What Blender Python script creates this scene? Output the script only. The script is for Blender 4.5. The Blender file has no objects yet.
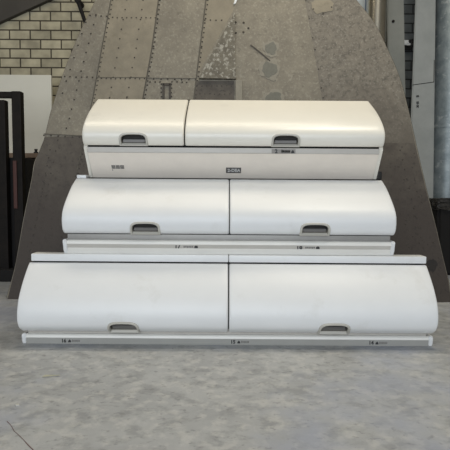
import bpy, bmesh, math, random
from mathutils import Vector, Matrix
random.seed(7)
scn = bpy.context.scene
COL = scn.collection
F = 490.0; H = 0.764; TH = math.atan(35/490); ROLL = math.radians(0.40)
CT, ST = math.cos(TH), math.sin(TH)

# ------------------------------------------------------------------ measuring helpers
def unroll(px, py):
    x, y = px-225, py-225
    c, s = math.cos(ROLL), math.sin(ROLL)
    return x*c + y*s, -x*s + y*c
def at_depth(px, py, d):
    x, y = unroll(px, py)
    xc, yc = x/F*d, -y/F*d
    return Vector((xc, d*CT + yc*ST, H - d*ST + yc*CT))
def ray(px, py):
    return at_depth(px, py, 1.0) - Vector((0, 0, H))
def on_Y(px, py, Y):
    r = ray(px, py); t = Y/r.y
    return Vector((0, 0, H)) + r*t
def on_floor(px, py):
    r = ray(px, py); return Vector((0, 0, H)) + r*(-H/r.z)
def prof(W, hw, y):            # (Y, z) of a profile point whose half width W reads hw pixels at row y
    d = W*F/hw; yc = (225-y)/F*d
    return (d*CT + yc*ST, H - d*ST + yc*CT)

# ------------------------------------------------------------------ materials
def mat(name, col, rough=.5, metal=0, var=0, vscale=8, bump=0, bscale=60, col2=None, spec=.5, detail=4, coat=0):
    m = bpy.data.materials.new(name); m.use_nodes = True
    nt = m.node_tree; N = nt.nodes; L = nt.links; b = N['Principled BSDF']
    b.inputs['Roughness'].default_value = rough; b.inputs['Metallic'].default_value = metal
    b.inputs['Specular IOR Level'].default_value = spec
    b.inputs['Coat Weight'].default_value = coat
    tc = N.new('ShaderNodeTexCoord')
    c2 = col2 or tuple(c*(1-var) for c in col)
    n = N.new('ShaderNodeTexNoise'); n.inputs['Scale'].default_value = vscale; n.inputs['Detail'].default_value = detail
    n.inputs['Roughness'].default_value = .65
    L.new(tc.outputs['Object'], n.inputs['Vector'])
    r = N.new('ShaderNodeValToRGB')
    r.color_ramp.elements[0].position = .36; r.color_ramp.elements[1].position = .64
    r.color_ramp.elements[0].color = (*c2, 1); r.color_ramp.elements[1].color = (*col, 1)
    L.new(n.outputs['Fac'], r.inputs['Fac']); L.new(r.outputs['Color'], b.inputs['Base Color'])
    if bump:
        n2 = N.new('ShaderNodeTexNoise'); n2.inputs['Scale'].default_value = bscale; n2.inputs['Detail'].default_value = 3
        L.new(tc.outputs['Object'], n2.inputs['Vector'])
        bp = N.new('ShaderNodeBump'); bp.inputs['Strength'].default_value = bump; bp.inputs['Distance'].default_value = .01
        L.new(n2.outputs['Fac'], bp.inputs['Height']); L.new(bp.outputs['Normal'], b.inputs['Normal'])
    return m
def srgb(r, g, b):
    f = lambda c: (c/255/12.92) if c/255 <= .04045 else ((c/255+.055)/1.055)**2.4
    return (f(r), f(g), f(b))

def add_mix(m, col, scale, lo, hi, strength=1.0, stretch=(1, 1, 1), detail=5, w=0.0):
    """lay a noise-masked second colour over the base colour"""
    nt = m.node_tree; N = nt.nodes; L = nt.links; b = N['Principled BSDF']
    src = b.inputs['Base Color'].links[0].from_socket
    tc = N.new('ShaderNodeTexCoord'); mp = N.new('ShaderNodeMapping'); mp.inputs['Scale'].default_value = stretch
    mp.inputs['Location'].default_value = (w, w*.7, w*.3)
    L.new(tc.outputs['Object'], mp.inputs['Vector'])
    n = N.new('ShaderNodeTexNoise'); n.inputs['Scale'].default_value = scale; n.inputs['Detail'].default_value = detail
    n.inputs['Roughness'].default_value = .6
    L.new(mp.outputs['Vector'], n.inputs['Vector'])
    mr = N.new('ShaderNodeMapRange'); mr.inputs['From Min'].default_value = lo; mr.inputs['From Max'].default_value = hi
    mr.inputs['To Max'].default_value = strength
    L.new(n.outputs['Fac'], mr.inputs['Value'])
    mx = N.new('ShaderNodeMix'); mx.data_type = 'RGBA'
    L.new(mr.outputs['Result'], mx.inputs[0]); L.new(src, mx.inputs[6]); mx.inputs[7].default_value = (*col, 1)
    L.new(mx.outputs[2], b.inputs['Base Color'])

M = {}
M['shell_top'] = mat('ivory_plastic', srgb(228, 224, 213), .31, var=.03, vscale=3, bump=.02, bscale=300)
M['shell'] = mat('white_plastic', srgb(223, 224, 224), .40, var=.03, vscale=3, bump=.02, bscale=300)
for k in ('shell', 'shell_top'):
    add_mix(M[k], srgb(185, 183, 175), 5, .60, .78, .35, w=3)
M['panel'] = mat('beige_plastic', srgb(232, 223, 211), .5, var=.05, vscale=6, bump=.03, bscale=400)
M['rail'] = mat('aluminium_rail', srgb(224, 222, 216), .42, var=.04, vscale=5)
M['rail_grey'] = mat('grey_rail', srgb(188, 184, 177), .45, var=.05, vscale=10)
M['rail_lower'] = mat('rail_lower_grey', srgb(158, 157, 152), .45, var=.05, vscale=10)
M['channel'] = mat('channel_metal', srgb(150, 148, 144), .45, metal=.2, var=.08, vscale=12)
M['dark'] = mat('dark_gap', srgb(34, 33, 32), .8, var=.2)
M['black'] = mat('black_rubber', srgb(22, 21, 20), .6, var=.2)
M['bezel'] = mat('handle_bezel', srgb(186, 183, 174), .38, var=.03)
M['cup'] = mat('handle_cup', srgb(96, 92, 84), .45, var=.1)
M['paddle'] = mat('latch_paddle', srgb(120, 118, 116), .4, metal=.3, var=.1)
M['ink'] = mat('print_ink', srgb(38, 38, 38), .6, var=.1)
M['inkgrey'] = mat('grey_ink', srgb(120, 118, 114), .6, var=.1)
M['plate'] = mat('plate_dark', srgb(92, 90, 88), .5, var=.1)
M['plate_txt'] = mat('plate_lettering', srgb(205, 205, 202), .5, var=.05)
M['stick'] = mat('sticker_grey', srgb(142, 138, 133), .6, var=.05)

# aircraft skin
m = mat('aircraft_skin', srgb(131, 124, 109), .62, metal=.12, col2=srgb(117, 110, 97), vscale=9, bump=.12, bscale=55, detail=8)
add_mix(m, srgb(156, 151, 136), 60, .52, .68, .6)
add_mix(m, srgb(96, 90, 78), 34, .58, .70, .6, w=5)
add_mix(m, srgb(98, 92, 82), 2.2, .50, .66, .55, stretch=(1, 1, .6), w=11)
M['skin'] = m
m = mat('skin_warm', srgb(138, 129, 111), .6, metal=.1, col2=srgb(123, 115, 99), vscale=7, bump=.1, bscale=50, detail=7)
add_mix(m, srgb(112, 104, 86), 25, .56, .7, .5)
M['skin_warm'] = m
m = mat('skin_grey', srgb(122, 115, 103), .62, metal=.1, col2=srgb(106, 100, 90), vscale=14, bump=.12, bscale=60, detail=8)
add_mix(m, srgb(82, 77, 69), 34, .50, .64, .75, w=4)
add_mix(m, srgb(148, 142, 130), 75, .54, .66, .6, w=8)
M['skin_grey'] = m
m = mat('skin_dark', srgb(74, 66, 60), .7, metal=.05, col2=srgb(60, 53, 48), vscale=12, bump=.12, bscale=60, detail=8)
add_mix(m, srgb(42, 37, 34), 38, .57, .68, .6, w=2)
M['skin_dark'] = m
m = mat('flaking_paint', srgb(112, 106, 92), .7, col2=srgb(92, 86, 74), vscale=20, bump=.3, bscale=60, detail=8)
add_mix(m, srgb(176, 172, 160), 44, .52, .60, .65, detail=8)
M['flake'] = m
M['skin_mid'] = mat('skin_mid', srgb(94, 87, 77), .65, metal=.05, col2=srgb(78, 71, 63), vscale=12, bump=.12, bscale=60, detail=8)  # darker skin tone, shade of the lower fin put into its colour
def paint_shade(m, col, zmid, amp, soft, scale, w, strength=.9):
    # shade painted into the skin colour low down, with a ragged blotchy border
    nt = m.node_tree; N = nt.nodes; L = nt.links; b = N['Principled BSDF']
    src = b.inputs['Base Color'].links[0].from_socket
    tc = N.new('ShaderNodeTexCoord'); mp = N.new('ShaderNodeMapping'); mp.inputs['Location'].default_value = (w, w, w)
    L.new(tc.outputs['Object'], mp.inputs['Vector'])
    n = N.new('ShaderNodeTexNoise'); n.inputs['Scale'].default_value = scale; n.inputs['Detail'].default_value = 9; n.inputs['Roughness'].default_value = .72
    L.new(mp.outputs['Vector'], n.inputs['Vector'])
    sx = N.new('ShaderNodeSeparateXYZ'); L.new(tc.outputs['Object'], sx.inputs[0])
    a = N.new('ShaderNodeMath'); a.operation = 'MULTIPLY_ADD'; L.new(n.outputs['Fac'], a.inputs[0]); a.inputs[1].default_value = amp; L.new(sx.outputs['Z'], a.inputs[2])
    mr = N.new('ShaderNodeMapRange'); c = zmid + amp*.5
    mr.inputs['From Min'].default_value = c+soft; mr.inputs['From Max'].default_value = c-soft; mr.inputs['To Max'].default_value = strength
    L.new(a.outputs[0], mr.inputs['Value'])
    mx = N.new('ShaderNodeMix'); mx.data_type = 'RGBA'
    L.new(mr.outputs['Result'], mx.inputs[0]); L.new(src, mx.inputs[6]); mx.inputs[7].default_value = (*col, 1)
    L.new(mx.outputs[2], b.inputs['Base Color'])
paint_shade(M['skin_grey'], srgb(93, 86, 76), 1.30, 1.0, .17, 3.2, 4, .85)
paint_shade(M['skin_mid'], srgb(60, 52, 46), .85, 1.0, .20, 3.0, 7, .9)
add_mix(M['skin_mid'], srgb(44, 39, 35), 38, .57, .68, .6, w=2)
M['seam'] = mat('seam', srgb(88, 82, 71), .6, metal=.2, var=.3, vscale=60)
M['rivet'] = mat('rivet', srgb(70, 64, 56), .55, metal=.3, var=.2)
M['spot'] = mat('corroded_spot', srgb(112, 110, 99), .7, var=.15, vscale=60)
M['halo'] = mat('pale_ring', srgb(139, 133, 119), .7, var=.12, vscale=60)

M['board'] = mat('white_board', srgb(205, 203, 192), .6, var=.04, vscale=3)
M['rackmat'] = mat('rack_steel', srgb(28, 23, 19), .65, col2=srgb(18, 15, 13), vscale=12, spec=.2)
M['rackred'] = mat('rack_red', srgb(72, 34, 24), .6, var=.3, vscale=10)
M['blackpanel'] = mat('black_panel', srgb(12, 9, 8), .85, var=.4, vscale=4)
M['wood'] = mat('bench_wood', srgb(126, 106, 88), .7, var=.25, vscale=9)
M['beam'] = mat('beam_grey', srgb(66, 62, 56), .7, var=.2, vscale=2)
M['greypanel'] = mat('grey_panel', srgb(130, 131, 125), .5, col2=srgb(118, 120, 115), vscale=3, detail=5)
M['greypanel2'] = mat('primer_panel', srgb(146, 149, 148), .5, col2=srgb(132, 136, 135), vscale=3, detail=5)
m = mat('galvanised', srgb(146, 155, 158), .45, metal=.3, col2=srgb(116, 126, 130), vscale=9, detail=6)
add_mix(m, srgb(196, 200, 202), 14, .58, .7, .6)
M['galv'] = m
M['tube'] = mat('aluminium_tube', srgb(176, 170, 156), .26, metal=.9, var=.15, vscale=4)
M['straw'] = mat('dry_straw', srgb(178, 174, 152), .7, var=.2)
M['paper'] = mat('paper_scrap', srgb(200, 200, 194), .7, var=.1)
M['white'] = mat('white_plastic_clip', srgb(220, 222, 222), .5, var=.03)
M['bag'] = mat('crumpled_plastic', srgb(62, 60, 56), .35, col2=srgb(28, 27, 26), vscale=30, bump=.5, bscale=30)

# concrete floor
m = mat('concrete', srgb(176, 178, 179), .62, col2=srgb(158, 160, 162), vscale=2.6, bump=.12, bscale=90, detail=9)
add_mix(m, srgb(132, 134, 135), 13, .50, .62, .55, stretch=(.9, 1.15, 1), detail=9, w=2)
add_mix(m, srgb(196, 196, 193), 19, .50, .64, .55, detail=9, w=9)
add_mix(m, srgb(118, 119, 119), 30, .58, .66, .55, stretch=(.9, 1.1, 1), detail=7, w=1)
add_mix(m, srgb(156, 163, 182), 1.3, .50, .62, .55, detail=5, w=6.4)
M['concrete'] = m

# block wall
def brick_mat(name='sand_lime_blocks', c1=(172, 165, 142), c2=(146, 140, 120), mo=(62, 56, 45)):
    m = bpy.data.materials.new(name); m.use_nodes = True
    nt = m.node_tree; N = nt.nodes; L = nt.links; b = N['Principled BSDF']; b.inputs['Roughness'].default_value = .85
    tc = N.new('ShaderNodeTexCoord'); sx = N.new('ShaderNodeSeparateXYZ'); cb = N.new('ShaderNodeCombineXYZ')
    L.new(tc.outputs['Object'], sx.inputs[0]); L.new(sx.outputs['X'], cb.inputs['X']); L.new(sx.outputs['Z'], cb.inputs['Y'])
    br = N.new('ShaderNodeTexBrick'); br.inputs['Scale'].default_value = 1
    br.inputs['Brick Width'].default_value = .222; br.inputs['Row Height'].default_value = .0985
    br.inputs['Mortar Size'].default_value = .0075; br.inputs['Mortar Smooth'].default_value = .15
    br.inputs['Color1'].default_value = (*srgb(*c1), 1); br.inputs['Color2'].default_value = (*srgb(*c2), 1)
    br.inputs['Mortar'].default_value = (*srgb(*mo), 1); br.inputs['Bias'].default_value = -.1
    L.new(cb.outputs[0], br.inputs['Vector'])
    n = N.new('ShaderNodeTexNoise'); n.inputs['Scale'].default_value = 7; n.inputs['Detail'].default_value = 6
    L.new(cb.outputs[0], n.inputs['Vector'])
    mr = N.new('ShaderNodeMapRange'); mr.inputs['From Min'].default_value = .35; mr.inputs['From Max'].default_value = .65
    mr.inputs['To Min'].default_value = .72; mr.inputs['To Max'].default_value = 1.12
    L.new(n.outputs['Fac'], mr.inputs['Value'])
    mx = N.new('ShaderNodeMix'); mx.data_type = 'RGBA'; mx.blend_type = 'MULTIPLY'; mx.inputs[0].default_value = 1
    L.new(br.outputs['Color'], mx.inputs[6]); L.new(mr.outputs[0], mx.inputs[7]); L.new(mx.outputs[2], b.inputs['Base Color'])
    bp = N.new('ShaderNodeBump'); bp.inputs['Strength'].default_value = .6; bp.inputs['Distance'].default_value = .01; bp.invert = True
    L.new(br.outputs['Fac'], bp.inputs['Height']); L.new(bp.outputs[0], b.inputs['Normal'])
    return m
M['brick'] = brick_mat()
M['brick_grey'] = brick_mat('grey_blocks', (98, 103, 104), (82, 87, 88), (40, 42, 42))
M['sidewall'] = mat('side_wall_render', srgb(150, 145, 135), .85, var=.1, vscale=1)
M['ceilmat'] = mat('ceiling_sheet', srgb(110, 104, 94), .8, var=.1, vscale=1)

# ------------------------------------------------------------------ object helpers
def link(name, bm, mats, parent=None, smooth=False):
    bmesh.ops.recalc_face_normals(bm, faces=bm.faces[:])
    me = bpy.data.meshes.new(name); bm.to_mesh(me); bm.free()
    if not isinstance(mats, (list, tuple)): mats = [mats]
    for k in mats: me.materials.append(M[k])
    o = bpy.data.objects.new(name, me); COL.objects.link(o)
    if parent: o.parent = parent
    if smooth:
        for p in me.polygons: p.use_smooth = True
        me.set_sharp_from_angle(angle=math.radians(38))
    return o
def tag(o, label, cat, group=None):
    o['label'] = label; o['category'] = cat
    if group: o['group'] = group
    return o
def thing(name, label, cat, loc=(0, 0, 0), group=None):
    o = bpy.data.objects.new(name, None); COL.objects.link(o); o.location = loc; o.empty_display_size = .1
    return tag(o, label, cat, group)
def structure(o): o['kind'] = 'structure'; return o
def box(bm, x0, x1, y0, y1, z0, z1, bev=0, mi=0):
    vs = [bm.verts.new((x, y, z)) for x in (x0, x1) for y in (y0, y1) for z in (z0, z1)]
    fs = [bm.faces.new([vs[i] for i in q]) for q in ((0, 1, 3, 2), (4, 6, 7, 5), (0, 4, 5, 1), (2, 3, 7, 6), (0, 2, 6, 4), (1, 5, 7, 3))]
    for f in fs: f.material_index = mi
    if bev:
        es = list({e for f in fs for e in f.edges})
        bmesh.ops.bevel(bm, geom=es, offset=bev, segments=2, affect='EDGES', profile=.6)
    return bm
def prism_x(bm, pts, x0, x1, mi=0):        # closed (Y,z) polygon extruded along x
    a = [bm.verts.new((x0, y, z)) for y, z in pts]; b = [bm.verts.new((x1, y, z)) for y, z in pts]
    n = len(pts); fs = [bm.faces.new(a), bm.faces.new(b[::-1])]
    for i in range(n): fs.append(bm.faces.new((a[i], b[i], b[(i+1) % n], a[(i+1) % n])))
    for f in fs: f.material_index = mi
    return fs
def tube(bm, p, q, r, seg=12, r2=None, mi=0):
    p, q = Vector(p), Vector(q); d = (q-p).normalized(); r2 = r if r2 is None else r2
    u = d.orthogonal().normalized(); v = d.cross(u)
    A = []; B = []
    for i in range(seg):
        a = 2*math.pi*i/seg; o = u*math.cos(a) + v*math.sin(a)
        A.append(bm.verts.new(p+o*r)); B.append(bm.verts.new(q+o*r2))
    fs = [bm.faces.new(A), bm.faces.new(B[::-1])]
    for i in range(seg): fs.append(bm.faces.new((A[i], A[(i+1) % seg], B[(i+1) % seg], B[i])))
    for f in fs: f.material_index = mi
def catmull(pts, n=8):
    P = [Vector(p) for p in pts]; P = [P[0]*2-P[1]] + P + [P[-1]*2-P[-2]]
    out = []
    for i in range(1, len(P)-2):
        for k in range(n):
            t = k/n; a, b, c, d = P[i-1], P[i], P[i+1], P[i+2]
            out.append(.5*((2*b) + (c-a)*t + (2*a-5*b+4*c-d)*t*t + (3*b-a-3*c+d)*t**3))
    out.append(P[-2]); return out
def text_bm(s, size, depth=.0006, aspect=1.0, bold=0.0):
    cu = bpy.data.curves.new('t', 'FONT'); cu.body = s; cu.size = size; cu.extrude = depth; cu.offset = bold
    cu.align_x = 'CENTER'; cu.align_y = 'CENTER'; cu.resolution_u = 3
    o = bpy.data.objects.new('t', cu); COL.objects.link(o)
    dg = bpy.context.evaluated_depsgraph_get(); me = bpy.data.meshes.new_from_object(o.evaluated_get(dg))
    bm = bmesh.new(); bm.from_mesh(me)
    bpy.data.objects.remove(o); bpy.data.curves.remove(cu); bpy.data.meshes.remove(me)
    bmesh.ops.scale(bm, vec=(aspect, 1, 1), verts=bm.verts)
    for f in bm.faces: f.material_index = 0
    return bm
def merge(dst, src, mtx=None, mi=None):
    if mtx: src.transform(mtx)
    if mi is not None:
        for f in src.faces: f.material_index = mi
    me = bpy.data.meshes.new('tmp'); src.to_mesh(me); src.free(); dst.from_mesh(me); bpy.data.meshes.remove(me)

# ------------------------------------------------------------------ door shell following a curved profile
class Surf:
    def __init__(s, pts):
        s.P = catmull(pts, 10); s.L = [0]
        for a, b in zip(s.P, s.P[1:]): s.L.append(s.L[-1]+(b-a).length)
        s.T = s.L[-1]
    def at(s, v):
        v = max(0, min(s.T, v))
        for i in range(len(s.L)-1):
            if v <= s.L[i+1] + 1e-9: break
        t = (v-s.L[i])/(s.L[i+1]-s.L[i]); p = s.P[i].lerp(s.P[i+1], t)
        def tg(j):
            j0, j1 = max(0, j-1), min(len(s.P)-1, j+1); return (s.P[j1]-s.P[j0]).normalized()
        d = tg(i).lerp(tg(i+1), t).normalized()       # going up
        return p, Vector((-d.y, d.x)) if False else Vector((-d[1], d[0])) * 1.0
    def map(s, u, v, w):
        p, n = s.at(v)
        # outward normal points towards -Y (the viewer's side)
        if n[0] > 0 and abs(n[0]) > .2: n = -n
        dv = v - max(0, min(s.T, v))
        return Vector((u, p[0]+n[0]*w, p[1]+n[1]*w+dv))

HW, HH = .0775, .066      # door handle half width, height
def arch(hw, v0, v1, n=14, skew=0.0, power=3.6):
    pts = [(-hw, v0), ]
    for i in range(n+1):
        a = math.pi*(1 - i/n)
        c, s_ = math.cos(a), math.sin(a)
        x = math.copysign(abs(c)**(2/power), c)*hw; y = abs(s_)**(2/power)
        pts.append((x, v0+(v1-v0)*(.36+.64*y)))
    pts.append((hw, v0)); return pts

def door(S, x0, x1, root, matk, hx, thick=.016, r=.010, v0=0.0, HH=.080):
    """curved lift-up door with rounded borders, a cut-out for the handle"""
    T = S.T
    es = [0, .0012, .003, .006, r]
    xs = [x0+e for e in es] + [x0+(x1-x0)*k/24 for k in range(1, 24)] + [x1-e for e in es[::-1]]
    vs = [v0+e for e in es] + [v0+r+(T-v0-2*r)*k/40 for k in range(1, 40)] + [T-e for e in es[::-1]]
    bm = bmesh.new()
    def drop(e): return 0 if e >= r else r-math.sqrt(max(0, r*r-(r-e)**2))
    G = [[bm.verts.new(S.map(x, v, -min(thick-.002, drop(min(x-x0, x1-x)) + drop(min(v-v0, T-v))))) for x in xs] for v in vs]
    B = [[bm.verts.new(S.map(x, v, -thick)) for x in xs] for v in vs]
    for i in range(len(vs)-1):
        for j in range(len(xs)-1):
            bm.faces.new((G[i][j], G[i][j+1], G[i+1][j+1], G[i+1][j]))
            bm.faces.new((B[i][j], B[i+1][j], B[i+1][j+1], B[i][j+1]))
    for j in range(len(xs)-1):
        bm.faces.new((G[0][j], B[0][j], B[0][j+1], G[0][j+1])); bm.faces.new((G[-1][j], G[-1][j+1], B[-1][j+1], B[-1][j]))
    for i in range(len(vs)-1):
        bm.faces.new((G[i][0], G[i+1][0], B[i+1][0], B[i][0])); bm.faces.new((G[i][-1], B[i][-1], B[i+1][-1], G[i+1][-1]))
    d = link('door', bm, matk, root, True)
    # handle opening
    A = arch(HW-.0125, v0+.015, v0+HH-.0105)
    cb = bmesh.new(); f = [cb.verts.new(S.map(hx+u, v, .03)) for u, v in A]; b = [cb.verts.new(S.map(hx+u, v, -.05)) for u, v in A]
    n = len(A); cb.faces.new(f); cb.faces.new(b[::-1])
    for i in range(n): cb.faces.new((f[i], b[i], b[(i+1) % n], f[(i+1) % n]))
    c = link('cutter', cb, 'dark')
    bmesh_tri = bmesh.new(); bmesh_tri.from_mesh(c.data); bmesh.ops.triangulate(bmesh_tri, faces=bmesh_tri.faces[:]); bmesh_tri.to_mesh(c.data); bmesh_tri.free()
    md = d.modifiers.new('cut', 'BOOLEAN'); md.object = c; md.operation = 'DIFFERENCE'; md.solver = 'EXACT'
    dg = bpy.context.evaluated_depsgraph_get(); me = bpy.data.meshes.new_from_object(d.evaluated_get(dg))
    d.modifiers.clear(); d.data = me; bpy.data.objects.remove(c)
    # handle: bezel ring + cup
    hb = bmesh.new()
    O = arch(HW, v0+.006, v0+HH); I = arch(HW-.013, v0+.016, v0+HH-.011)
    def loop(pts, w): return [hb.verts.new(S.map(hx+u, v, w)) for u, v in pts]
    def sc(pts, k):
        cy = v0+HH*.45; return [(u*k, cy+(v-cy)*k) for u, v in pts]
    L = [loop(O, -.002), loop(sc(O, .985), .006), loop(sc(O, .94), .008), loop(sc(I, 1.05), .007), loop(I, .001), loop(I, -.006), loop(sc(I, .97), -.034)]
    for a, b, mi in zip(L, L[1:], (0, 0, 0, 0, 0, 1)):
        for i in range(n):
            f_ = hb.faces.new((a[i], a[(i+1) % n], b[(i+1) % n], b[i])); f_.material_index = mi
    f_ = hb.faces.new(L[-1]); f_.material_index = 1
    link('handle', hb, ['bezel', 'cup'], d, True)
    pb = bmesh.new()
    vA, vB = v0+.016, v0+.036
    q = []
    for u in (hx-HW+.019, hx+HW-.019):
        q.append([pb.verts.new(S.map(u, v, w)) for v, w in ((vA, -.010), (vB, -.018), (vB, -.03), (vA, -.03))])
    pb.faces.new(q[0]); pb.faces.new(q[1][::-1])
    for i in range(4): pb.faces.new((q[0][i], q[1][i], q[1][(i+1) % 4], q[0][(i+1) % 4]))
    bmesh.ops.bevel(pb, geom=pb.edges[:], offset=.002, segments=2, affect='EDGES')
    link('latch', pb, 'paddle', d, True)
    return d

def body_poly(S, inset, back, ztop, zbot, v0=.0):
    pts = []
    for k in range(17):
        p = S.map(0, v0+(S.T-v0)*k/16, -inset); pts.append((p.y, p.z))
    pts[-1] = (pts[-1][0], ztop)
    return pts + [(back, ztop), (back, zbot), (pts[0][0], zbot)]

def row_label(root, cx, Y, z, num, order, slope=0.0, s=1.0, plate=False):
    bm = bmesh.new()
    def bx(x0, x1, z0, z1, mi, e=0):
        q = [(x0, -.0006-e, z0), (x1, -.0006-e, z0), (x1, -.0006-e, z1), (x0, -.0006-e, z1)]
        v = [bm.verts.new(p) for p in q] + [bm.verts.new((p[0], .001, p[2])) for p in q]
        for ids in ((0, 1, 2, 3), (7, 6, 5, 4), (0, 4, 5, 1), (1, 5, 6, 2), (2, 6, 7, 3), (3, 7, 4, 0)):
            f = bm.faces.new([v[i] for i in ids]); f.material_index = mi
    if plate: bx(-.068, .068, -.0125, .0125, 2)
    R = Matrix.Rotation(math.pi/2, 4, 'X')
    t = text_bm(num, .031, bold=.0012)
    tx = {'nat': -.042, 'tri': -.046}[order]
    merge(bm, t, Matrix.Translation((tx, -.0012, -.001)) @ R, 0)
    # seat symbol bars
    x = -.012 if order == 'nat' else .004
    for k in range(6):
        bx(x+k*.0085, x+k*.0085+.0068, -.008+.001*(k % 2), .006 if k else .009, 1)
    def tri(cx):
        v = [bm.verts.new(p) for p in ((cx-.009, -.0012, -.010), (cx+.009, -.0012, -.010), (cx+.009, -.0012, -.002), (cx+.001, -.0012, .009), (cx-.009, -.0012, -.002))]
        w = [bm.verts.new((p.co.x, .001, p.co.z)) for p in v]
        bm.faces.new(v); bm.faces.new(w[::-1])
        for i in range(5): bm.faces.new((v[i], w[i], w[(i+1) % 5], v[(i+1) % 5]))
    tri(.052 if order == 'nat' else -.010)
    bm.transform(Matrix.Translation((cx, Y, z)) @ Matrix.Rotation(slope, 4, 'X') @ Matrix.Scale(s, 4))
    return link('row_label', bm, ['ink', 'inkgrey', 'stick'], root)

# ================================================================== BINS
# ---- lowest bin
W3 = 1.009; C3 = (228.2-225)/F*2.4
root3 = thing('overhead_bin', 'longest white two-door aircraft overhead bin, lowest of the stack, on the concrete floor', 'overhead bin', (0, 0, 0), 'aircraft overhead bins stacked in three tiers')
S3 = Surf([prof(W3, hw, y) for hw, y in ((205.6, 332.6), (209.4, 329), (211.2, 322), (211.4, 312.5), (210.2, 301.5), (207.9, 291), (205.1, 281), (201.8, 271), (198.7, 262.8))])
xc = C3
gapx = 0.020
door(S3, xc-W3, gapx-.0025, root3, 'shell', -.487, HH=.092)
door(S3, gapx+.0025, xc+W3, root3, 'shell', .531, HH=.092)
Y3t, z3t = S3.P[-1]
bm = bmesh.new()
prism_x(bm, body_poly(S3, .022, 2.86, .396, .082, .004), xc-W3+.016, xc+W3-.016)
prism_x(bm, [(2.545, .392), (2.86, .392), (2.86, .435), (2.545, .435)], -.78, .80)
prism_x(bm, [(2.425, .001), (2.425, .092), (2.86, .092), (2.86, .001)], xc-W3+.02, xc+W3-.02)
link('bin_body', bm, 'dark', root3)
ZT3 = .436
for (a, b, dz) in ((xc-W3+.012, gapx-.001, .003), (gapx+.001, xc+W3-.003, -.001)):
    bm = bmesh.new(); box(bm, a, b, 2.462, 2.535, .398, ZT3+min(dz, 0), .006)
    link('top_lip', bm, 'shell', root3, True)
# channel strip and bottom rail
def rail(root, W, cx, Yf, z0, z1, hgt_bev, Yback, mats=('rail', 'rail_grey'), tilt=0.0, mid=None):
    """front rail: bright rolled top edge, grey label band, plain lower band"""
    bm = bmesh.new()
    zb = z1-hgt_bev
    zm = mid if mid else z0+.002
    pts = [(Yback, z1), (Yf+.010, z1), (Yf+.003, z1-hgt_bev*.35), (Yf, zb), (Yf+.003, zb-.001), (Yf+.003+tilt*.4, zm), (Yf+.001+tilt*.45, zm-.001), (Yf+tilt, z0), (Yback, z0)]
    prism_x(bm, pts, cx-W+.004, cx+W-.004)
    for f in bm.faces:
        c = f.calc_center_median(); f.normal_update()
        if c.y < Yf+.004+tilt*.5 and zm-.0005 < c.z < zb-.0005: f.material_index = 1
    link('front_rail', bm, mats, root)
    for sx in (-1, 1):
        b2 = bmesh.new(); x0 = cx+sx*W
        e = [(Yf-.004, z1-.004), (Yf+.004, z1+.003), (Yback, z1+.003), (Yback, z0), (Yf+tilt, z0), (Yf+tilt*.6-.003, z0+(z1-z0)*.35)]
        prism_x(b2, e, x0-sx*.017, x0+sx*.003)
        bmesh.ops.bevel(b2, geom=b2.edges[:], offset=.003, segments=2, affect='EDGES')
        link('rail_end_cap', b2, 'shell', root, True)
bm = bmesh.new(); box(bm, xc-W3+.02, xc+W3-.02, 2.388, 2.43, .045, .094, .002)
link('channel_strip', bm, 'rail_grey', root3, True)
rail(root3, W3, xc, 2.367, .0, .050, .017, 2.44, mats=('rail', 'rail_lower'), tilt=.006)
row_label(root3, -.755, 2.3712, .017, '16', 'tri', .0, .80)
row_label(root3, .080, 2.3712, .017, '15', 'tri', .0, .80)
row_label(root3, .762, 2.3712, .017, '14', 'tri', .0, .80)

# ---- middle bin
W2 = .8445; C2 = (229-225)/F*2.5
root2 = thing('overhead_bin', 'mid-sized white two-door overhead bin resting between the longest bin and the shortest bin', 'overhead bin', (0, 0, 0), 'aircraft overhead bins stacked in three tiers')
S2 = Surf([prof(W2, hw, y) for hw, y in ((165.3, 235.0), (167.2, 230), (168.0, 220.5), (167.3, 212), (164.9, 203.5), (161.4, 194.5), (157.6, 186), (153.2, 178.8))])
Y2b, z2b = S2.P[0]; Y2t, z2t = S2.P[-1]
ZT2 = z2t
g2 = 0.0225
door(S2, C2-W2, g2-.002, root2, 'shell', -.404)
door(S2, g2+.002, C2+W2, root2, 'shell', .456)
bm = bmesh.new()
prism_x(bm, body_poly(S2, .022, 3.00, ZT2-.001, z2b-.004, .004), C2-W2+.016, C2+W2-.016)
prism_x(bm, [(2.535, ZT3+.001), (2.535, z2b+.01), (3.00, z2b+.01), (3.00, ZT3+.001)], C2-W2+.03, C2+W2-.03)
link('bin_body', bm, 'dark', root2)
bm = bmesh.new(); box(bm, C2-W2+.018, C2+W2-.018, Y2b+.006, Y2b+.03, z2b-.032, z2b+.0, .001)
link('channel_strip', bm, 'channel', root2, True)
rail(root2, W2-.006, C2, 2.468, ZT3, z2b-.028, .020, 2.54, tilt=.018, mid=ZT3+.032)
# short raised lip on the left shoulder
bm = bmesh.new(); box(bm, C2-W2+.006, -.766, Y2t-.004, Y2t+.10, ZT2-.003, ZT2+.016, .005)
link('top_lip', bm, 'shell', root2, True)
zl2 = (ZT3+.034 + z2b-.048)/2
row_label(root2, -.198, 2.474, zl2, '17', 'nat', .0, 1.0)
row_label(root2, .420, 2.474, zl2, '18', 'nat', .0, 1.0)

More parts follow.
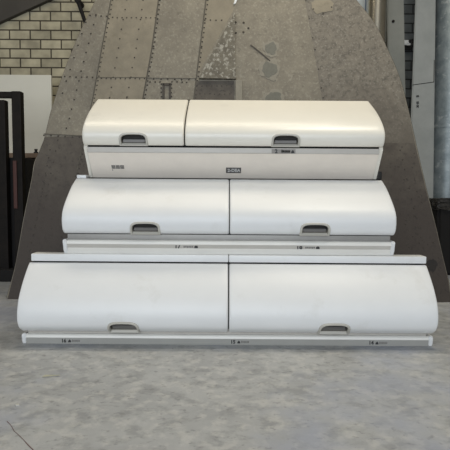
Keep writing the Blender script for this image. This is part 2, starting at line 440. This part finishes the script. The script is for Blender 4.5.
# ---- top bin
W1 = .808; C1 = (232.7-225)/F*2.7
root1 = thing('overhead_bin', 'shortest ivory overhead bin with one narrow and one wide door, topmost of the stack', 'overhead bin', (0, 0, 0), 'aircraft overhead bins stacked in three tiers')
S1 = Surf([prof(W1, hw, y) for hw, y in ((149.9, 146.8), (151.4, 141.5), (152.0, 134), (151.0, 127), (148.6, 120), (144.6, 112), (140.2, 105.5), (135.6, 99.6))])
Y1b, z1b = S1.P[0]; Y1t, z1t = S1.P[-1]
g1 = C1 + (183.6-232.7)/F*2.62
door(S1, C1-W1, g1-.003, root1, 'shell_top', (132.9-225)/F*2.62)['label'] = 'narrow ivory left door'
door(S1, g1+.003, C1+W1, root1, 'shell_top', (285.2-225)/F*2.62)
ZB1 = ZT2 + .004
Yp0 = Y1b+.006
Yp1, _ = prof(W1, 143.2, 179)
bm = bmesh.new()
prism_x(bm, body_poly(S1, .022, 3.09, z1t+.0, z1b-.02, .004)[:-1] + [(Yp0+.03, z1b-.02)], C1-W1+.016, C1+W1-.016)
link('bin_body', bm, 'dark', root1)
bm = bmesh.new()     # lower fascia sloping back to the base
zf = z1b-.034
prism_x(bm, [(Yp0+.006, zf), (Yp1, ZB1), (3.09, ZB1), (3.09, z1b-.025), (Yp0+.006, z1b-.025)], C1-W1+.020, C1+W1-.020)
link('lower_fascia', bm, 'panel', root1)
bm = bmesh.new(); box(bm, C1-W1+.019, C1+W1-.019, Yp0-.002, Yp0+.02, zf, z1b-.005, .002)
link('label_strip', bm, 'rail_grey', root1, True)
for sx in (-1, 1):
    x0 = C1+sx*W1
    bm = bmesh.new()
    pts = body_poly(S1, .018, 3.10, z1t-.002, ZB1, .0)[:-3] + [(3.10, z1t-.002), (3.10, ZB1-.0), (Yp1-.006, ZB1-.0), (Yp0-.006, z1b-.012)]
    prism_x(bm, pts, x0-sx*.019, x0+sx*.000)
    bmesh.ops.bevel(bm, geom=[e for e in bm.edges if abs(e.verts[0].co.x-e.verts[1].co.x) < 1e-6 and e.calc_length() > .02], offset=.003, segments=2, affect='EDGES')
    link('end_panel', bm, 'shell_top', root1, True)
row_label(root1, C1+(283-232.7)/F*2.64, Yp0-.003, (zf+z1b-.010)/2, '2', 'nat', 0, .95, plate=True)
# dark number plate and ventilation sticker on the fascia
sl = math.atan2(Yp1-Yp0-.006, zf-ZB1)
def fascia_M(px, py):
    t = (py-153)/(179-153); Y = Yp0+.006+(Yp1-Yp0-.006)*t; z = zf+(ZB1-zf)*t
    d = 2.67+.09*t
    return Matrix.Translation((C1+(px-232.7)/F*d, Y-.0006, z)) @ Matrix.Rotation(sl, 4, 'X')
bm = bmesh.new(); box(bm, -.042, .042, -.002, .0005, -.018, .018, .001, 0); bm.transform(fascia_M(233.2, 170.3))
np_ = link('number_plate', bm, 'plate', root1)
t = text_bm('2-DEA', .027, bold=.0008, aspect=.95); t.transform(Matrix.Translation((.002, -.003, 0)) @ Matrix.Rotation(math.pi/2, 4, 'X')); t.transform(fascia_M(233.2, 170.3))
link('lettering', t, 'plate_txt', np_)
bm = bmesh.new()
for i in range(3):
    for j in range(2):
        for k in range(3):
            x = -.034+i*.024+k*.0073; z = -.011+j*.0125
            box(bm, x, x+.0062, -.001, .0005, z, z+.011)
box(bm, -.034, -.028, -.001, .0005, -.022, -.017)
bm.transform(fascia_M(117.6, 167.8))
link('vent_grille', bm, 'inkgrey', root1)
# black foam block squashed beside the right end
bm = bmesh.new(); box(bm, C1+W1-.05, C1+W1-.008, 2.80, 2.90, ZT2+.0005, ZT2+.052, .012)
o = link('foam_block', bm, 'black', None, True)
# sits behind the end panel, clear of it
o.data.transform(Matrix.Translation((.051, 0, 0)))
o.data.transform(Matrix.Translation((0, .0, 0)))
tag(o, 'small black foam block wedged beside the right end of the top bin', 'foam block')

# ================================================================== AIRCRAFT FIN
YF0, SLP = 3.345, .125
LEN = math.hypot(1, SLP); Tv = Vector((0, SLP, 1))/LEN; Nv = Vector((0, -1, SLP))/LEN
def fin(px, py):          # pixel -> (x, t) in the plane of the skin
    r = ray(px, py); o = Vector((0, 0, H)); p0 = Vector((0, YF0, 0))
    k = (p0-o).dot(Nv)/r.dot(Nv); q = o+r*k
    return (q.x, (q-p0).dot(Tv))
def fpt(x, t, w=0): return Vector((x, YF0, 0)) + Tv*t + Nv*w
left = [(6, 302), (14, 269), (18.5, 245), (23, 219), (31, 180), (34, 162), (42, 145), (50, 113), (55, 97), (63, 73), (72, 50), (80, 31), (87, 17), (95, 0), (106, -24), (122, -50), (146, -78), (180, -98)]
right = [(453, 304), (449, 280), (443, 255), (437, 229), (428, 193), (418, 150), (409, 110), (400, 77), (388, 49), (375, 23), (357, 0), (332, -28), (300, -56), (262, -82), (220, -100)]
L2 = [fin(*p) for p in left]; R2 = [fin(*p) for p in right]
L2[0] = (L2[0][0], .012); R2[0] = (R2[0][0], .012)
finroot = thing('tail_fin', 'huge riveted grey metal aircraft tail panel leaning behind the stacked bins', 'aircraft panel', (0, 3.35, 0))
finroot_inv = Matrix.Translation((0, -3.35, 0))
def flink(name, bm, mats, parent=finroot, smooth=False):
    bm.transform(finroot_inv) ; return link(name, bm, mats, parent, smooth)
L2 = [tuple(p) for p in catmull(L2, 5)]; R2 = [tuple(p) for p in catmull(R2, 5)]
outline = L2 + R2[::-1]
def strip_poly(bm, pts, w0, w1, mi=0):
    a = [bm.verts.new(fpt(x, t, w1)) for x, t in pts]; b = [bm.verts.new(fpt(x, t, w0)) for x, t in pts]
    n = len(pts); fs = [bm.faces.new(a), bm.faces.new(b[::-1])]
    for i in range(n): fs.append(bm.faces.new((a[i], a[(i+1) % n], b[(i+1) % n], b[i])))
    for f in fs: f.material_index = mi
    return fs
bm = bmesh.new()
# rounded rim: three nested loops
n = len(outline); cx = sum(p[0] for p in outline)/n; ct = sum(p[1] for p in outline)/n
def shrink(k): return [(cx+(x-cx)*k, ct+(t-ct)*k if t > .02 else t) for x, t in outline]
loops = []
for k, w in ((.997, 0), (1.0, -.004), (1.0, -.018), (1.0, -.05), (.99, -.07)):
    loops.append([bm.verts.new(fpt(x, t, w)) for x, t in shrink(k)])
ff = bm.faces.new(loops[0]); fb = bm.faces.new(loops[-1][::-1])
for a, b in zip(loops, loops[1:]):
    for i in range(n): bm.faces.new((a[i], a[(i+1) % n], b[(i+1) % n], b[i])).material_index = 1
bmesh.ops.triangulate(bm, faces=[ff, fb])
flink('skin', bm, ['skin', 'rivet'], smooth=False)
# individual skin sheets, the grey and lower ones with shade painted in, lapped 1.5 mm over the base skin
def lerp_edge(pts, y):        # x of the left or right outline at row y
    for (x0, y0), (x1, y1) in zip(pts, pts[1:]):
        if min(y0, y1) <= y <= max(y0, y1): return x0+(x1-x0)*(y-y0)/(y1-y0)
    return pts[0][0]
seamA = [(120, -55), (111, 0), (102, 48), (93, 98), (84, 140), (76, 176), (66, 220), (56, 262), (47, 303)]
seamB = [(167, -55), (158.5, 0), (152, 48), (143, 98), (136, 140)]
seamC = [(213, -55), (206, 0), (200, 48), (194, 98), (188, 140)]
seamD = [(297, -55), (305, 0), (314, 50), (322, 98), (328, 140)]
def sheet(name, pix, mk, w=.0015):
    bm = bmesh.new(); strip_poly(bm, [fin(*p) for p in pix], -.001, w); return flink(name, bm, mk)
inL = [(x+2.2, y) for x, y in left]; inR = [(x-2.2, y) for x, y in right]
sheet('skin_sheet', seamA[:5] + [seamB[4], seamB[3], seamB[2], seamB[1], seamB[0]], 'skin_warm')
sheet('skin_sheet', [(240, -55), seamC[1], (203, 20), seamC[2], (197, 76), (237, 4)] , 'skin_warm', .001)
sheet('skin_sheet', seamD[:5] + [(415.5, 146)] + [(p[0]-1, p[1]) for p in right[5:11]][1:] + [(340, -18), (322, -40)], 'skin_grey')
sheet('skin_sheet', [(7.2, 301)] + [(x+1, y) for x, y in left[1:6]] + [(45, 137), (85, 136), (130, 140), (330, 142), (396, 143), (414.8, 143), (417, 152), (427, 194), (436, 229), (442, 255), (448, 280), (451.5, 302.5)], 'skin_mid', .0018)  # lower sheet, darkened in colour to stand in for shade
# seams + rivets
rb = bmesh.new()
def seam(p, q, w=.005, rv=True, off=2.2, step=.042, both=False):
    a = Vector(fin(*p)); b = Vector(fin(*q)); d = (b-a); Ln = d.length; d.normalize(); nn = Vector((-d.y, d.x))
    if w:
        bm = bmesh.new(); pts = [a+nn*w/2, b+nn*w/2, b-nn*w/2, a-nn*w/2]; strip_poly(bm, [(v.x, v.y) for v in pts], .0, .004); flink('seam_strip', bm, 'seam')
    if rv:
        k = 0
        while k*step < Ln:
            for s in ((1, -1) if both else (1,)):
                c = a+d*(k*step)+nn*s*off*.004
                rivet(c.x, c.y, .0062)
            k += 1
def rivet(x, t, r):
    p = fpt(x+random.uniform(-.002, .002), t+random.uniform(-.002, .002), .0005)
    tube(rb, p, p+Nv*.004, r, 7, r*.6)
for sm, wd in ((seamA[:6], .007), (seamB, .008), (seamC, .008)):
    for p, q in zip(sm, sm[1:]): seam(p, q, wd, True, 3.0, .034, False)
for p, q in zip(seamA[4:], seamA[5:]): seam(p, q, 0, True, 0, .06)
for p, q in zip(seamD, seamD[1:]): seam(p, q, 0, True, 2, .14)
for y in (16.5, 77.5):
    seam((lerp_edge(left, y)+3, y-1), (lerp_edge(seamA, y), y), 0, True, 0, .04)
    seam((lerp_edge(seamA, y), y), (lerp_edge(seamB, y), y), .003 if y > 50 else 0, True, -2, .034)
    if y > 50: seam((lerp_edge(seamB, y), y+.5), (lerp_edge(seamC, y), y+1), .002, True, -2, .05)
seam((205, 20), (226, 20), 0, True, 0, .04)
seam((44, 134), (84, 136), .006, True, -2.5, .05)
# single rivet rows between the seams (ribs under the skin)
def row(p, q, step):
    seam(p, q, 0, True, 0, step)
for f0, f1 in ((.33, .33), (.68, .68)):
    for sa, sb in ((seamA, seamB),):
        for i in range(4):
            P = [(sa[j][0]*(1-f0)+sb[j][0]*f0, sa[j][1]) for j in (i, i+1)]
            row(P[0], P[1], .072)
row((96, 15), (66, 130), .07); row((86, 22), (60, 100), .09)
row((50, 150), (22, 292), .055); row((58, 140), (42, 215), .08)
row((46, 175), (30, 250), .06)
row((172, 82), (190, 82), .035); row((150, 82), (163, 82), .035); row((161.5, 84), (161.5, 98), .03); row((171.5, 84), (171.5, 98), .03)
row((197, 86), (234, 86), .035); row((200, 94), (232, 94), .035)
row((400, 150), (436, 300), .07)
for x in range(236, 300, 14): pass
for (x, y) in ((235.5, 22), (243.5, 22.5), (248.5, 28), (236, 32.5), (243.5, 32), (313, 9), (323, 13.5), (331.5, 7.5)):
    c = fin(x, y); rivet(c[0], c[1], .0085)
for k in range(120):
    y = random.uniform(150, 296); x = random.uniform(404, 446)
    if x < lerp_edge(right, y)-5 and (x > 400):
        c = fin(x, y); rivet(c[0], c[1], random.uniform(.002, .006))
o = flink('rivet', rb, 'rivet'); o['kind'] = 'stuff'
# overlapping triangular plate with flaking paint, its ledge and the recess below
sheet('flaking_plate', [(199, 79.5), (209, 60), (221, 38), (235, 14), (234.5, 45), (236, 80)], 'flake', .028)
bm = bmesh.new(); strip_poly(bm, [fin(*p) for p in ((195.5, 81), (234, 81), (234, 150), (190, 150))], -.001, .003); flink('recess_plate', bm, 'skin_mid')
bm = bmesh.new(); strip_poly(bm, [fin(*p) for p in ((235.5, 81), (242, 81), (242.5, 150), (236, 150))], -.001, .022); flink('edge_bracket', bm, 'halo')
sheet('flaking_chip', [(233.5, 5), (235.5, -2), (238, -2), (235.8, 4)], 'white', .012)
# small square hatch
bm = bmesh.new()
for a, b, c, d in ((163, 170.5, 83.5, 86), (162.5, 164.6, 83.5, 99), (169, 171, 83.5, 99)):
    strip_poly(bm, [fin(a, c), fin(b, c), fin(b, d), fin(a, d)], 0, .008)
flink('hatch_frame', bm, 'rivet')
# corroded spots with pale rings
def blob(px, py, rx, ry, mk, w, name):
    bm = bmesh.new(); c = fin(px, py); s = 3.45/F; pts = []
    ph = [random.uniform(0, 6) for _ in range(4)]
    for i in range(36):
        a = 2*math.pi*i/36; r = 1+.10*math.sin(3*a+ph[0])+.07*math.sin(5*a+ph[1])+.05*math.sin(9*a+ph[2])
        pts.append((c[0]+math.cos(a)*rx*s*r, c[1]+math.sin(a)*ry*s*r))
    strip_poly(bm, pts, 0, w); flink(name, bm, mk)
for (x, y, rx, ry) in ((271, 48.5, 8, 8.5), (269.5, 69.5, 10.5, 10.5), (274, 98, 11, 8.5)):
    blob(x, y, rx, ry, 'halo', .0022, 'pale_ring'); blob(x, y, rx*.72, ry*.72, 'spot', .0035, 'corroded_spot')
blob(322, 5, 11, 9, 'skin_warm', .0035, 'round_patch')
M['stain'] = mat('dark_stain', srgb(40, 35, 32), .7, var=.2)
blob(432, 265, 5, 6, 'stain', .0035, 'dark_stain')
bm = bmesh.new()
a = fin(250.5, 45); b = fin(259, 51.5); c = fin(270, 61)
for p, q in ((a, b), (b, c)):
    p, q = Vector(p), Vector(q); d = (q-p).normalized(); nn = Vector((-d.y, d.x))*.0045
    strip_poly(bm, [tuple(p+nn), tuple(q+nn), tuple(q-nn), tuple(p-nn)], 0, .0035)
flink('scratch', bm, 'rivet')

# ================================================================== SETTING
def plane_struct(name, x0, x1, y0, y1, z0, z1, mk):
    bm = bmesh.new(); box(bm, x0, x1, y0, y1, z0, z1); return structure(link(name, bm, mk))
YW = 5.4
plane_struct('floor', -4.3, 4.3, -4.5, YW+.2, -.12, 0, 'concrete')
plane_struct('wall_back', -4.3, 1.2, YW, YW+.2, 0, 4.6, 'brick')
plane_struct('wall_back_right', 1.2, 4.3, YW, YW+.2, 0, 4.6, 'brick_grey')
plane_struct('wall_left', -4.5, -4.3, -4.5, YW+.2, -.12, 4.6, 'sidewall')
plane_struct('wall_right', 4.3, 4.5, -4.5, YW+.2, -.12, 4.6, 'sidewall')
plane_struct('ceiling', -4.5, 4.5, -4.5, YW+.2, 4.6, 4.75, 'ceilmat')

# sloping dark duct panel in the upper left corner
Ys = 5.34
a = on_Y(-6, 24.5, Ys); b = on_Y(52, -2, Ys); c = on_Y(95, -22, Ys)
up = Vector((0, 0, 1.4)); bm = bmesh.new()
d = (b-a).normalized(); a2 = a-d*1.15; c2 = a+d*2.4
nn = Vector((-d.z, 0, d.x)) * 1.1
q = [a2, c2, c2+nn, a2+nn]
A = [bm.verts.new(p) for p in q]; B = [bm.verts.new(p+Vector((0, .055, 0))) for p in q]
bm.faces.new(A); bm.faces.new(B[::-1])
for i in range(4): bm.faces.new((A[i], B[i], B[(i+1) % 4], A[(i+1) % 4]))
o = link('sloping_panel', bm, 'beam'); tag(o, 'dark grey panel with a sloping lower edge on the block wall, upper left corner', 'sloping panel')

# dark diagonal brace above the block wall
bm = bmesh.new(); p = on_Y(77.6, .5, 5.26); q = on_Y(88, 30, 5.26)
q2 = q + (q-p).normalized()*.4
p2 = p
tube(bm, p2, q2, .020, 8)
for pp, e in ((p2, .14), (q2, .14)): tube(bm, pp+Vector((0, -.022, 0)), pp+Vector((0, e, 0)), .03, 10)
o = link('diagonal_brace', bm, 'blackpanel'); tag(o, 'thin dark diagonal brace on the block wall behind the left edge of the tail panel', 'brace')

# workbench and white board
Yb = 4.75
zt = on_Y(30, 153.2, Yb).z
bench = thing('workbench', 'brown wooden workbench against the block wall under the white board', 'workbench', (0, 0, 0))
xr = on_Y(47.5, 153, Yb).x; xl = xr-1.5
bm = bmesh.new(); box(bm, xl, xr, Yb-.02, YW-.02, zt-.045, zt, .004); link('worktop', bm, 'wood', bench)
bm = bmesh.new(); box(bm, xl+.03, xr-.03, Yb+.02, YW-.06, .40, .43, .002); link('lower_shelf', bm, 'wood', bench)
for x in (xl+.05, xr-.11):
    for y in (Yb+.02, YW-.10):
        bm = bmesh.new(); box(bm, x, x+.06, y, y+.06, 0, zt-.045, .003); link('leg', bm, 'rackmat', bench)
bm = bmesh.new(); box(bm, xl+.03, xr-.03, YW-.04, YW-.03, .43, zt-.045); link('back_board', bm, 'blackpanel', bench)
Yw = 5.0
p = on_Y(51, 75, Yw); zw = p.z
bm = bmesh.new(); box(bm, p.x-1.1, p.x, Yw, Yw+.035, zt, zw, .003)
o = link('white_board', bm, 'board'); tag(o, 'plain white rectangular board standing on the wooden workbench before the block wall', 'board')
# small dark knob-like clamp on the bench edge
c = on_Y(36, 150.5, Yb+.06)
bm = bmesh.new(); tube(bm, (c.x, Yb+.06, zt), (c.x, Yb+.06, zt+.015), .022, 12); tube(bm, (c.x, Yb+.06, zt+.015), (c.x, Yb+.06, zt+.045), .012, 12, .016)
o = link('door_knob', bm, 'black', None, True); tag(o, 'small black knob standing on the workbench by the foot of the white board', 'knob')

# dark steel rack, left edge
Yr = 4.02
rk = thing('metal_rack', 'dark brown steel rack with closed black lower side at the left edge', 'rack', (0, 0, 0))
zr = on_Y(15, 91, Yr).z; x1 = on_Y(21, 120, Yr).x; xb = on_Y(22.5, 185, Yr).x
def rbox(name, x0, x1, y0, y1, z0, z1, mk='rackmat', bev=.006):
    bm = bmesh.new(); box(bm, x0, x1, y0, y1, z0, z1, bev); return link(name, bm, mk, rk)
rbox('post', x1-.075, x1, Yr, Yr+.07, 0, zr)
xa = on_Y(5, 120, Yr).x
rbox('post', xa-.09, xa, Yr, Yr+.07, 0, zr-.07)
rbox('top_rail', xa-.6, x1-.006, Yr+.005, Yr+.065, zr-.05, zr-.003)
zc = on_Y(15, 157, Yr).z
rbox('side_panel', xa-.7, xb, Yr+.08, Yr+.60, .10, zc, 'blackpanel', .01)
rbox('red_bracket', x1-.070, x1-.040, Yr-.014, Yr-.001, zc-.42, zc-.03, 'rackred', .004)
rbox('base_skirt', xa-.7, xb-.02, Yr-.05, Yr+.62, .0, .10, 'blackpanel', .01)

# ---- right-hand group behind the fin
tube_o = bmesh.new()
p = on_Y(379, 0, 4.75); seg = 24
tube(tube_o, (p.x+.0, 4.8, 0), (p.x+.0, 4.8, 3.2), .088, 32)
tube(tube_o, (p.x+.0, 4.8, 1.55), (p.x+.0, 4.8, 1.58), .0895, 32)
o = link('metal_tube', tube_o, 'tube', None, True); tag(o, 'shiny round aluminium tube standing upright just behind the right rim of the tail panel', 'tube')
bm = bmesh.new()
pL = on_Y(361, 0, 5.0).x; pR = on_Y(372, 0, 5.0).x
box(bm, pL-.35, pR, 5.06, 5.09, 0, 3.1, .003)
box(bm, pR-.05, pR-.042, 5.055, 5.061, 0, 3.1, 0, 1)
M['blueline'] = mat('blue_line', srgb(92, 108, 132), .5, var=.1)
M['palepanel'] = mat('pale_panel', srgb(176, 184, 186), .5, var=.05)
o = link('pale_panel', bm, ['palepanel', 'blueline']); tag(o, 'pale bluish panel with a thin blue line, left of the aluminium tube', 'panel')
def lean_board(name, px0t, px1t, px0b, px1b, Yt, Yb_, th, mk, label, cat, zt_=3.1, z0=0):
    """tall board: pixel x of its edges at row 0 and at row 195"""
    bm = bmesh.new()
    def X(px, py, Y): return on_Y(px, py, Y)
    tl, tr = X(px0t, 0, Yt), X(px1t, 0, Yt); bl, br_ = X(px0b, 195, Yb_), X(px1b, 195, Yb_)
    def ext(a, b, z): k = (z-b.z)/(a.z-b.z); return b+(a-b)*k
    q = [ext(tl, bl, z0), ext(tr, br_, z0), ext(tr, br_, zt_), ext(tl, bl, zt_)]
    A = [bm.verts.new(v) for v in q]; B = [bm.verts.new(v+Vector((0, th, 0))) for v in q]
    bm.faces.new(A); bm.faces.new(B[::-1])
    for i in range(4): bm.faces.new((A[i], B[i], B[(i+1) % 4], A[(i+1) % 4]))
    bmesh.ops.bevel(bm, geom=bm.edges[:], offset=min(.008, th*.3), segments=2, affect='EDGES')
    o = link(name, bm, mk); tag(o, label, cat); return o, q
o1, q1 = lean_board('grey_panel', 387.5, 404, 389, 407.5, 5.1, 4.98, .05, 'greypanel', 'narrow grey panel with a small bolt, upright between the aluminium tube and the gap', 'panel')
c = on_Y(393, 21.5, 5.088)
bm = bmesh.new(); tube(bm, (c.x, 5.105, c.z), (c.x, 5.075, c.z), .014, 10)
o = link('bolt', bm, 'rackmat', o1)
g = thing('primer_panel', 'wide pale grey board with stencilled marks right of the dark brick gap', 'panel', (0, 0, 0))
o2, q2 = lean_board('board', 416, 436.0, 408.5, 433.6, 5.0, 4.84, .03, 'greypanel2', 'x', 'x')
for k in ('label', 'category'): del o2[k]
o2.parent = g
def on_board(px, py, q=q2):
    nrm = (q[1]-q[0]).cross(q[3]-q[0]).normalized(); r = ray(px, py); o = Vector((0, 0, H))
    return o + r*((q[0]-o).dot(nrm)/r.dot(nrm))
lean = math.atan2(q2[3].y-q2[0].y, q2[3].z-q2[0].z)
bm = bmesh.new()
for s, py, sz in (('B', 96.2, .034), ('30 02', 104.5, .030)):
    t = text_bm(s, sz, bold=.0015, aspect=1.0 if len(s) == 1 else .9)
    c = on_board(417.6, py)
    bm = bmesh.new(); merge(bm, t, Matrix.Translation(c+Vector((0, -.004, 0))) @ Matrix.Rotation(-lean, 4, 'X') @ Matrix.Rotation(math.pi/2, 4, 'X') @ Matrix.Rotation(math.pi/2, 4, 'Z'), 0); link('stencil_mark', bm, 'ink', g)
bm = bmesh.new()
for (a, b) in (((412.5, 85), (434, 82)), ((434.2, 60), (433.8, 82))):
    p, q = on_board(*a), on_board(*b)
    tube(bm, p, q, .0035, 6)
link('joint_line', bm, 'rackmat', g)
# galvanised sheet duct at the right edge
bm = bmesh.new()
p = on_Y(434.6, 60, 5.22)
rad = .17; cxg = p.x+rad
tube(bm, (cxg, 5.22, 0), (cxg, 5.22, 3.1), rad, 36)
tube(bm, (cxg, 5.22, 1.42), (cxg, 5.22, 1.45), rad+.006, 36)
o = link('galvanised_duct', bm, 'galv', None, True); tag(o, 'blotchy galvanised round duct standing at the right edge of the picture', 'duct')
# white clip and dark bracket in the gap
c = on_Y(406.5, 42, 5.3)
cl = thing('wall_clip', 'small white plastic clip on a black hook in the gap between the grey panels', 'clip', (c.x, 5.4, c.z))
bm = bmesh.new(); box(bm, -.035, .028, -.10, -.07, -.028, .022, .006); box(bm, .005, .045, -.10, -.075, -.034, -.008, .005); link('clip_body', bm, 'white', cl)
bm = bmesh.new(); tube(bm, (.03, 0, .01), (.03, -.11, .01), .010, 10); tube(bm, (.03, -.105, .01), (.085, -.105, .03), .012, 10); tube(bm, (.05, -.105, .01), (.06, -.105, -.05), .012, 10)
box(bm, -.01, .09, -.014, -.0, -.06, .05, .004); link('hook', bm, 'black', cl)
# black bin with crumpled plastic, right edge
Yk = 4.40
kb = thing('rubbish_bin', 'black bin with crumpled dark plastic on top at the right edge by the tail panel', 'bin', (0, 0, 0))
x0 = on_Y(437.5, 230, Yk).x; zt4 = on_Y(445, 207, Yk).z
bm = bmesh.new()
A = [(x0+.03, Yk+.03), (x0+.50, Yk+.03), (x0+.50, Yk+.27), (x0+.03, Yk+.27)]; B = [(x0, Yk), (x0+.53, Yk), (x0+.53, Yk+.30), (x0, Yk+.30)]
a = [bm.verts.new((x, y, 0)) for x, y in A]; b = [bm.verts.new((x, y, zt4)) for x, y in B]
bm.faces.new(a); bm.faces.new(b)
for i in range(4): bm.faces.new((a[i], a[(i+1) % 4], b[(i+1) % 4], b[i]))
bmesh.ops.bevel(bm, geom=bm.edges[:], offset=.02, segments=3, affect='EDGES')
link('container', bm, 'blackpanel', kb, True)
bm = bmesh.new(); box(bm, x0-.012, x0+.542, Yk-.012, Yk+.308, zt4-.02, zt4+.065, .01)
bmesh.ops.subdivide_edges(bm, edges=bm.edges[:], cuts=6, use_grid_fill=True)
for v in bm.verts: v.co += Vector((random.uniform(-.011, .011), random.uniform(-.011, .011), random.uniform(-.012, .014)))
link('crumpled_liner', bm, 'bag', kb)

# ---- floor litter
c = on_floor(51.5, 377); rot = math.radians(14)
bm = bmesh.new()
for i in range(3):
    a = Vector((-.035+.004*i, .003*i, .004+.002*i)); b = Vector((.035, -.003*i+.004, .004+.001*i)); tube(bm, a, b, .0025, 6, .001)
bm.transform(Matrix.Translation((c.x, c.y, 0)) @ Matrix.Rotation(rot, 4, 'Z'))
tag(link('dry_straw', bm, 'straw'), 'thin piece of dry yellow straw on the concrete floor in front of the stack', 'straw')
c = on_floor(17.5, 405.5); bm = bmesh.new(); box(bm, -.006, .006, -.006, .006, .0002, .004, .001)
bm.transform(Matrix.Translation((c.x, c.y, 0)) @ Matrix.Rotation(.6, 4, 'Z'))
tag(link('paper_scrap', bm, 'paper'), 'tiny white paper scrap on the floor at lower left above the crack', 'scrap')
# hairline crack (shape of its own in the slab)
pts = [on_floor(*p) for p in ((7, 421.5), (11, 425.5), (14, 431), (19, 435.5), (24, 440.5), (28, 445), (34, 451))]
bm = bmesh.new(); w = .0013
vs = []
for i, p in enumerate(pts):
    d = (pts[min(i+1, len(pts)-1)]-pts[max(i-1, 0)]).normalized(); nn = Vector((-d.y, d.x, 0))*w*random.uniform(.5, 1.4)
    vs.append((bm.verts.new((p.x+nn.x, p.y+nn.y, .0006)), bm.verts.new((p.x-nn.x, p.y-nn.y, .0006))))
for a, b in zip(vs, vs[1:]): bm.faces.new((a[0], a[1], b[1], b[0]))
M['crack'] = mat('crack_dark', srgb(112, 88, 88), .8, var=.2)
structure(link('trim_1', bm, 'crack'))

# ================================================================== LIGHT
def area(name, loc, rot, sx, sy, power, col):
    l = bpy.data.lights.new(name, 'AREA'); l.shape = 'RECTANGLE'; l.size = sx; l.size_y = sy; l.energy = power; l.color = col
    o = bpy.data.objects.new(name, l); o.location = loc; o.rotation_euler = rot; COL.objects.link(o); return o
area('doorway_daylight', (-.8, -4.3, 1.9), (math.radians(90), 0, 0), 5.5, 3.6, 300, (.88, .94, 1.0))
area('roof_light_front', (1.28, 2.0, 4.5), (0, 0, 0), 1.0, .6, 56, (1.0, .93, .78))
area('roof_light_back', (-.5, 3.1, 4.5), (0, 0, 0), 3.6, .6, 62, (1.0, .90, .72))
w = bpy.data.worlds.new('world'); scn.world = w; w.use_nodes = True
bg = w.node_tree.nodes['Background']; bg.inputs[0].default_value = (.75, .85, 1.0, 1); bg.inputs[1].default_value = .35

# ================================================================== CAMERA
cd = bpy.data.cameras.new('camera'); cam = bpy.data.objects.new('camera', cd); COL.objects.link(cam)
cd.sensor_fit = 'HORIZONTAL'; cd.sensor_width = 36; cd.lens = 36*F/450; cd.clip_start = .05
cam.location = (0, 0, H)
cam.matrix_world = Matrix.Translation((0, 0, H)) @ Matrix.Rotation(math.pi/2-TH, 4, 'X') @ Matrix.Rotation(ROLL, 4, 'Z')
scn.camera = cam
scn.view_settings.view_transform = 'Standard'; scn.view_settings.look = 'None'
scn.view_settings.gamma = 1; scn.view_settings.use_curve_mapping = False
scn.view_settings.exposure = 0.0
